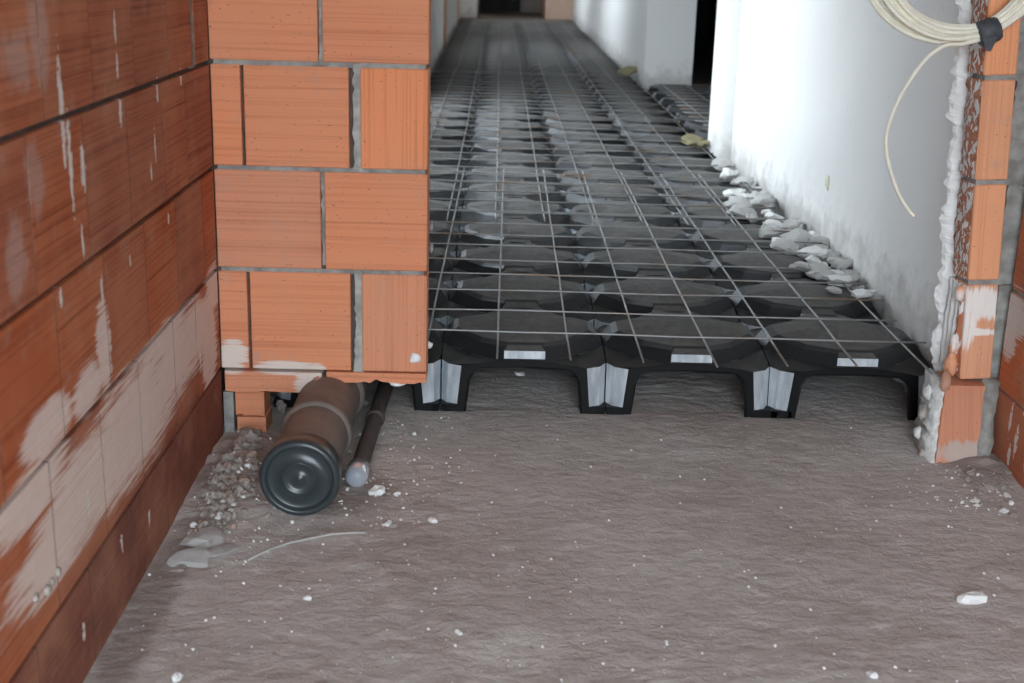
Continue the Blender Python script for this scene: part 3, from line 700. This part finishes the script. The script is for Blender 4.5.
while n < 210:
    px, py = random.uniform(168, 268), random.uniform(432, 540)
    wallx = 228-(py-450)*.50
    if px < wallx+4 or px > 262-(py-430)*.08 or (px-wallx) > 78-(py-432)*.3: continue
    r = random.choice((.005, .006, .007, .007, .008, .009, .010, .012, .015)); kd = random.choice(('grey', 'grey', 'grey', 'red', 'white') if r < .012 else ('grey', 'grey', 'red'))
    stone('rubble_stone', px, py, 0, r, kd, {'grey': 'small grey rubble stone', 'red': 'small brown rubble stone', 'white': 'small white rubble stone'}[kd] + ' in the heap between brick wall and drain pipe', 'stone', G); n += 1
for px, py, r, kd in ((262, 428, .020, 'grey'), (250, 446, .024, 'grey'), (240, 452, .018, 'grey'), (228, 470, .017, 'grey'), (300, 417, .018, 'grey'), (282, 412, .022, 'grey'), (270, 405, .016, 'grey')):
    stone('rubble_stone', px, py, .004, r, kd, 'larger grey stone lying at the broken foot of the brick pier', 'stone', 'stones at the foot of the pier')
G2 = 'crumbs scattered around the pipes'
for k in range(46):
    px, py = random.choice(((random.uniform(372, 425), random.uniform(400, 520)), (random.uniform(230, 400), random.uniform(508, 530)), (random.uniform(345, 372), random.uniform(400, 500))))
    stone('rubble_crumb', px, py, 0, random.choice((.003, .004, .005, .006, .008)), random.choice(('grey', 'white', 'white', 'grey')), 'tiny pale crumb on the floor around the two pipes', 'crumb', G2)
for k in range(30):
    px, py = random.uniform(955, 1020), random.uniform(474, 520)
    stone('rubble_crumb', px, py, 0, random.choice((.004, .006, .008, .011)), random.choice(('grey', 'white', 'grey')), 'pale mortar crumb at the foot of the right door jamb', 'crumb', 'crumbs at the foot of the jamb')
# plaster rubble on the formers along the white wall
RB = [(735, 192, .05), (745, 180, .045), (760, 200, .05), (775, 216, .05), (790, 224, .045), (800, 240, .06), (815, 252, .055), (785, 245, .055), (822, 268, .05), (838, 278, .045), (805, 265, .05),
      (850, 275, .035), (728, 172, .05), (722, 160, .045), (830, 255, .05), (862, 290, .03), (842, 262, .04), (770, 230, .045), (812, 235, .045), (752, 215, .035), (738, 203, .06)]
rg = random.Random(5)
RB += [(px+rg.uniform(-6, 22), py+rg.uniform(-8, 8), r*rg.uniform(.5, .9)) for px, py, r in RB for _ in (0, 1)]
for k, (px, py, r) in enumerate(RB):
    p = onz(px, py, .235); p.x = min(p.x, 1.25)
    stone('plaster_chunk', 0, 0, 0, r*1.1, 'plg' if k % 3 else 'white', ('pale grey' if k % 3 else 'white')+' plaster chunk piled on the formers along the white wall', 'chunk', 'plaster chunks along the white wall', .6, Vector((p.x, p.y, .215+r*.25)))
for px, py, r, lb in ((692, 142, .075, 'yellow mineral wool scrap at the corner of the white wall'), (706, 146, .05, 'small yellow mineral wool scrap against the white corner post')):
    p = onz(px, py, .24); stone('wool_scrap', 0, 0, 0, r, 'foam', lb, 'insulation scrap', None, .7, Vector((p.x, p.y, .25)))
p = onz(635, 73, .24); stone('wool_scrap', 0, 0, 0, .10, 'foam', 'far yellow mineral wool scrap at the foot of the inner white wall', 'insulation scrap', None, .6, Vector((1.2, p.y, .26)))
# grit: too small to count
def grit(name, mat, label, cnt, seed):
    rg = random.Random(seed); b = MB(); base = [icos(1, s, .5) for s in (1, 2, 3)]
    for k in range(cnt):
        z = rg.random()
        if z < .45: px, py = rg.uniform(130, 1010), rg.uniform(425, 683)
        elif z < .7: px, py = rg.gauss(250, 55), rg.gauss(500, 28)
        elif z < .88: px, py = rg.gauss(400, 35), rg.gauss(470, 35)
        else: px, py = rg.gauss(970, 35), rg.gauss(490, 20)
        p = onz(px, py); 
        if p.x < -.69 or p.x > 1.30 or p.y > 3.45 or p.y < 1.7 or (p.x > 1.16 and p.y > 3.16): continue
        r = rg.choice((.0012, .0016, .002, .0025, .0035)); v, f = rg.choice(base)
        b.add([(p.x+q.x*r, p.y+q.y*r, floor_z(p.x, p.y)+q.z*r*.8+r*.3) for q in v], f)
    o = b.build(name, mat); tag(o, label, 'grit', kind='stuff')
grit('pale_grit', M_WHITE, 'fine pale grit strewn over the concrete floor', 620, 3)
grit('brown_grit', M_STONEB, 'fine brown brick grit strewn over the floor', 240, 4)
# curved strip on the floor
pts = []
for px, py in ((248, 562), (258, 556), (272, 550), (290, 544), (310, 539.5), (330, 536.5), (350, 534.5), (366, 534)):
    p = onz(px, py); pts.append((p.x, p.y, floor_z(p.x, p.y)+.004))
b = MB(); b.tube(pts, .0032, 7); tag(b.build('plastic_strip', M_ROD, smooth=True), 'thin pale curved strip lying on the floor in front of the drain pipe', 'strip')
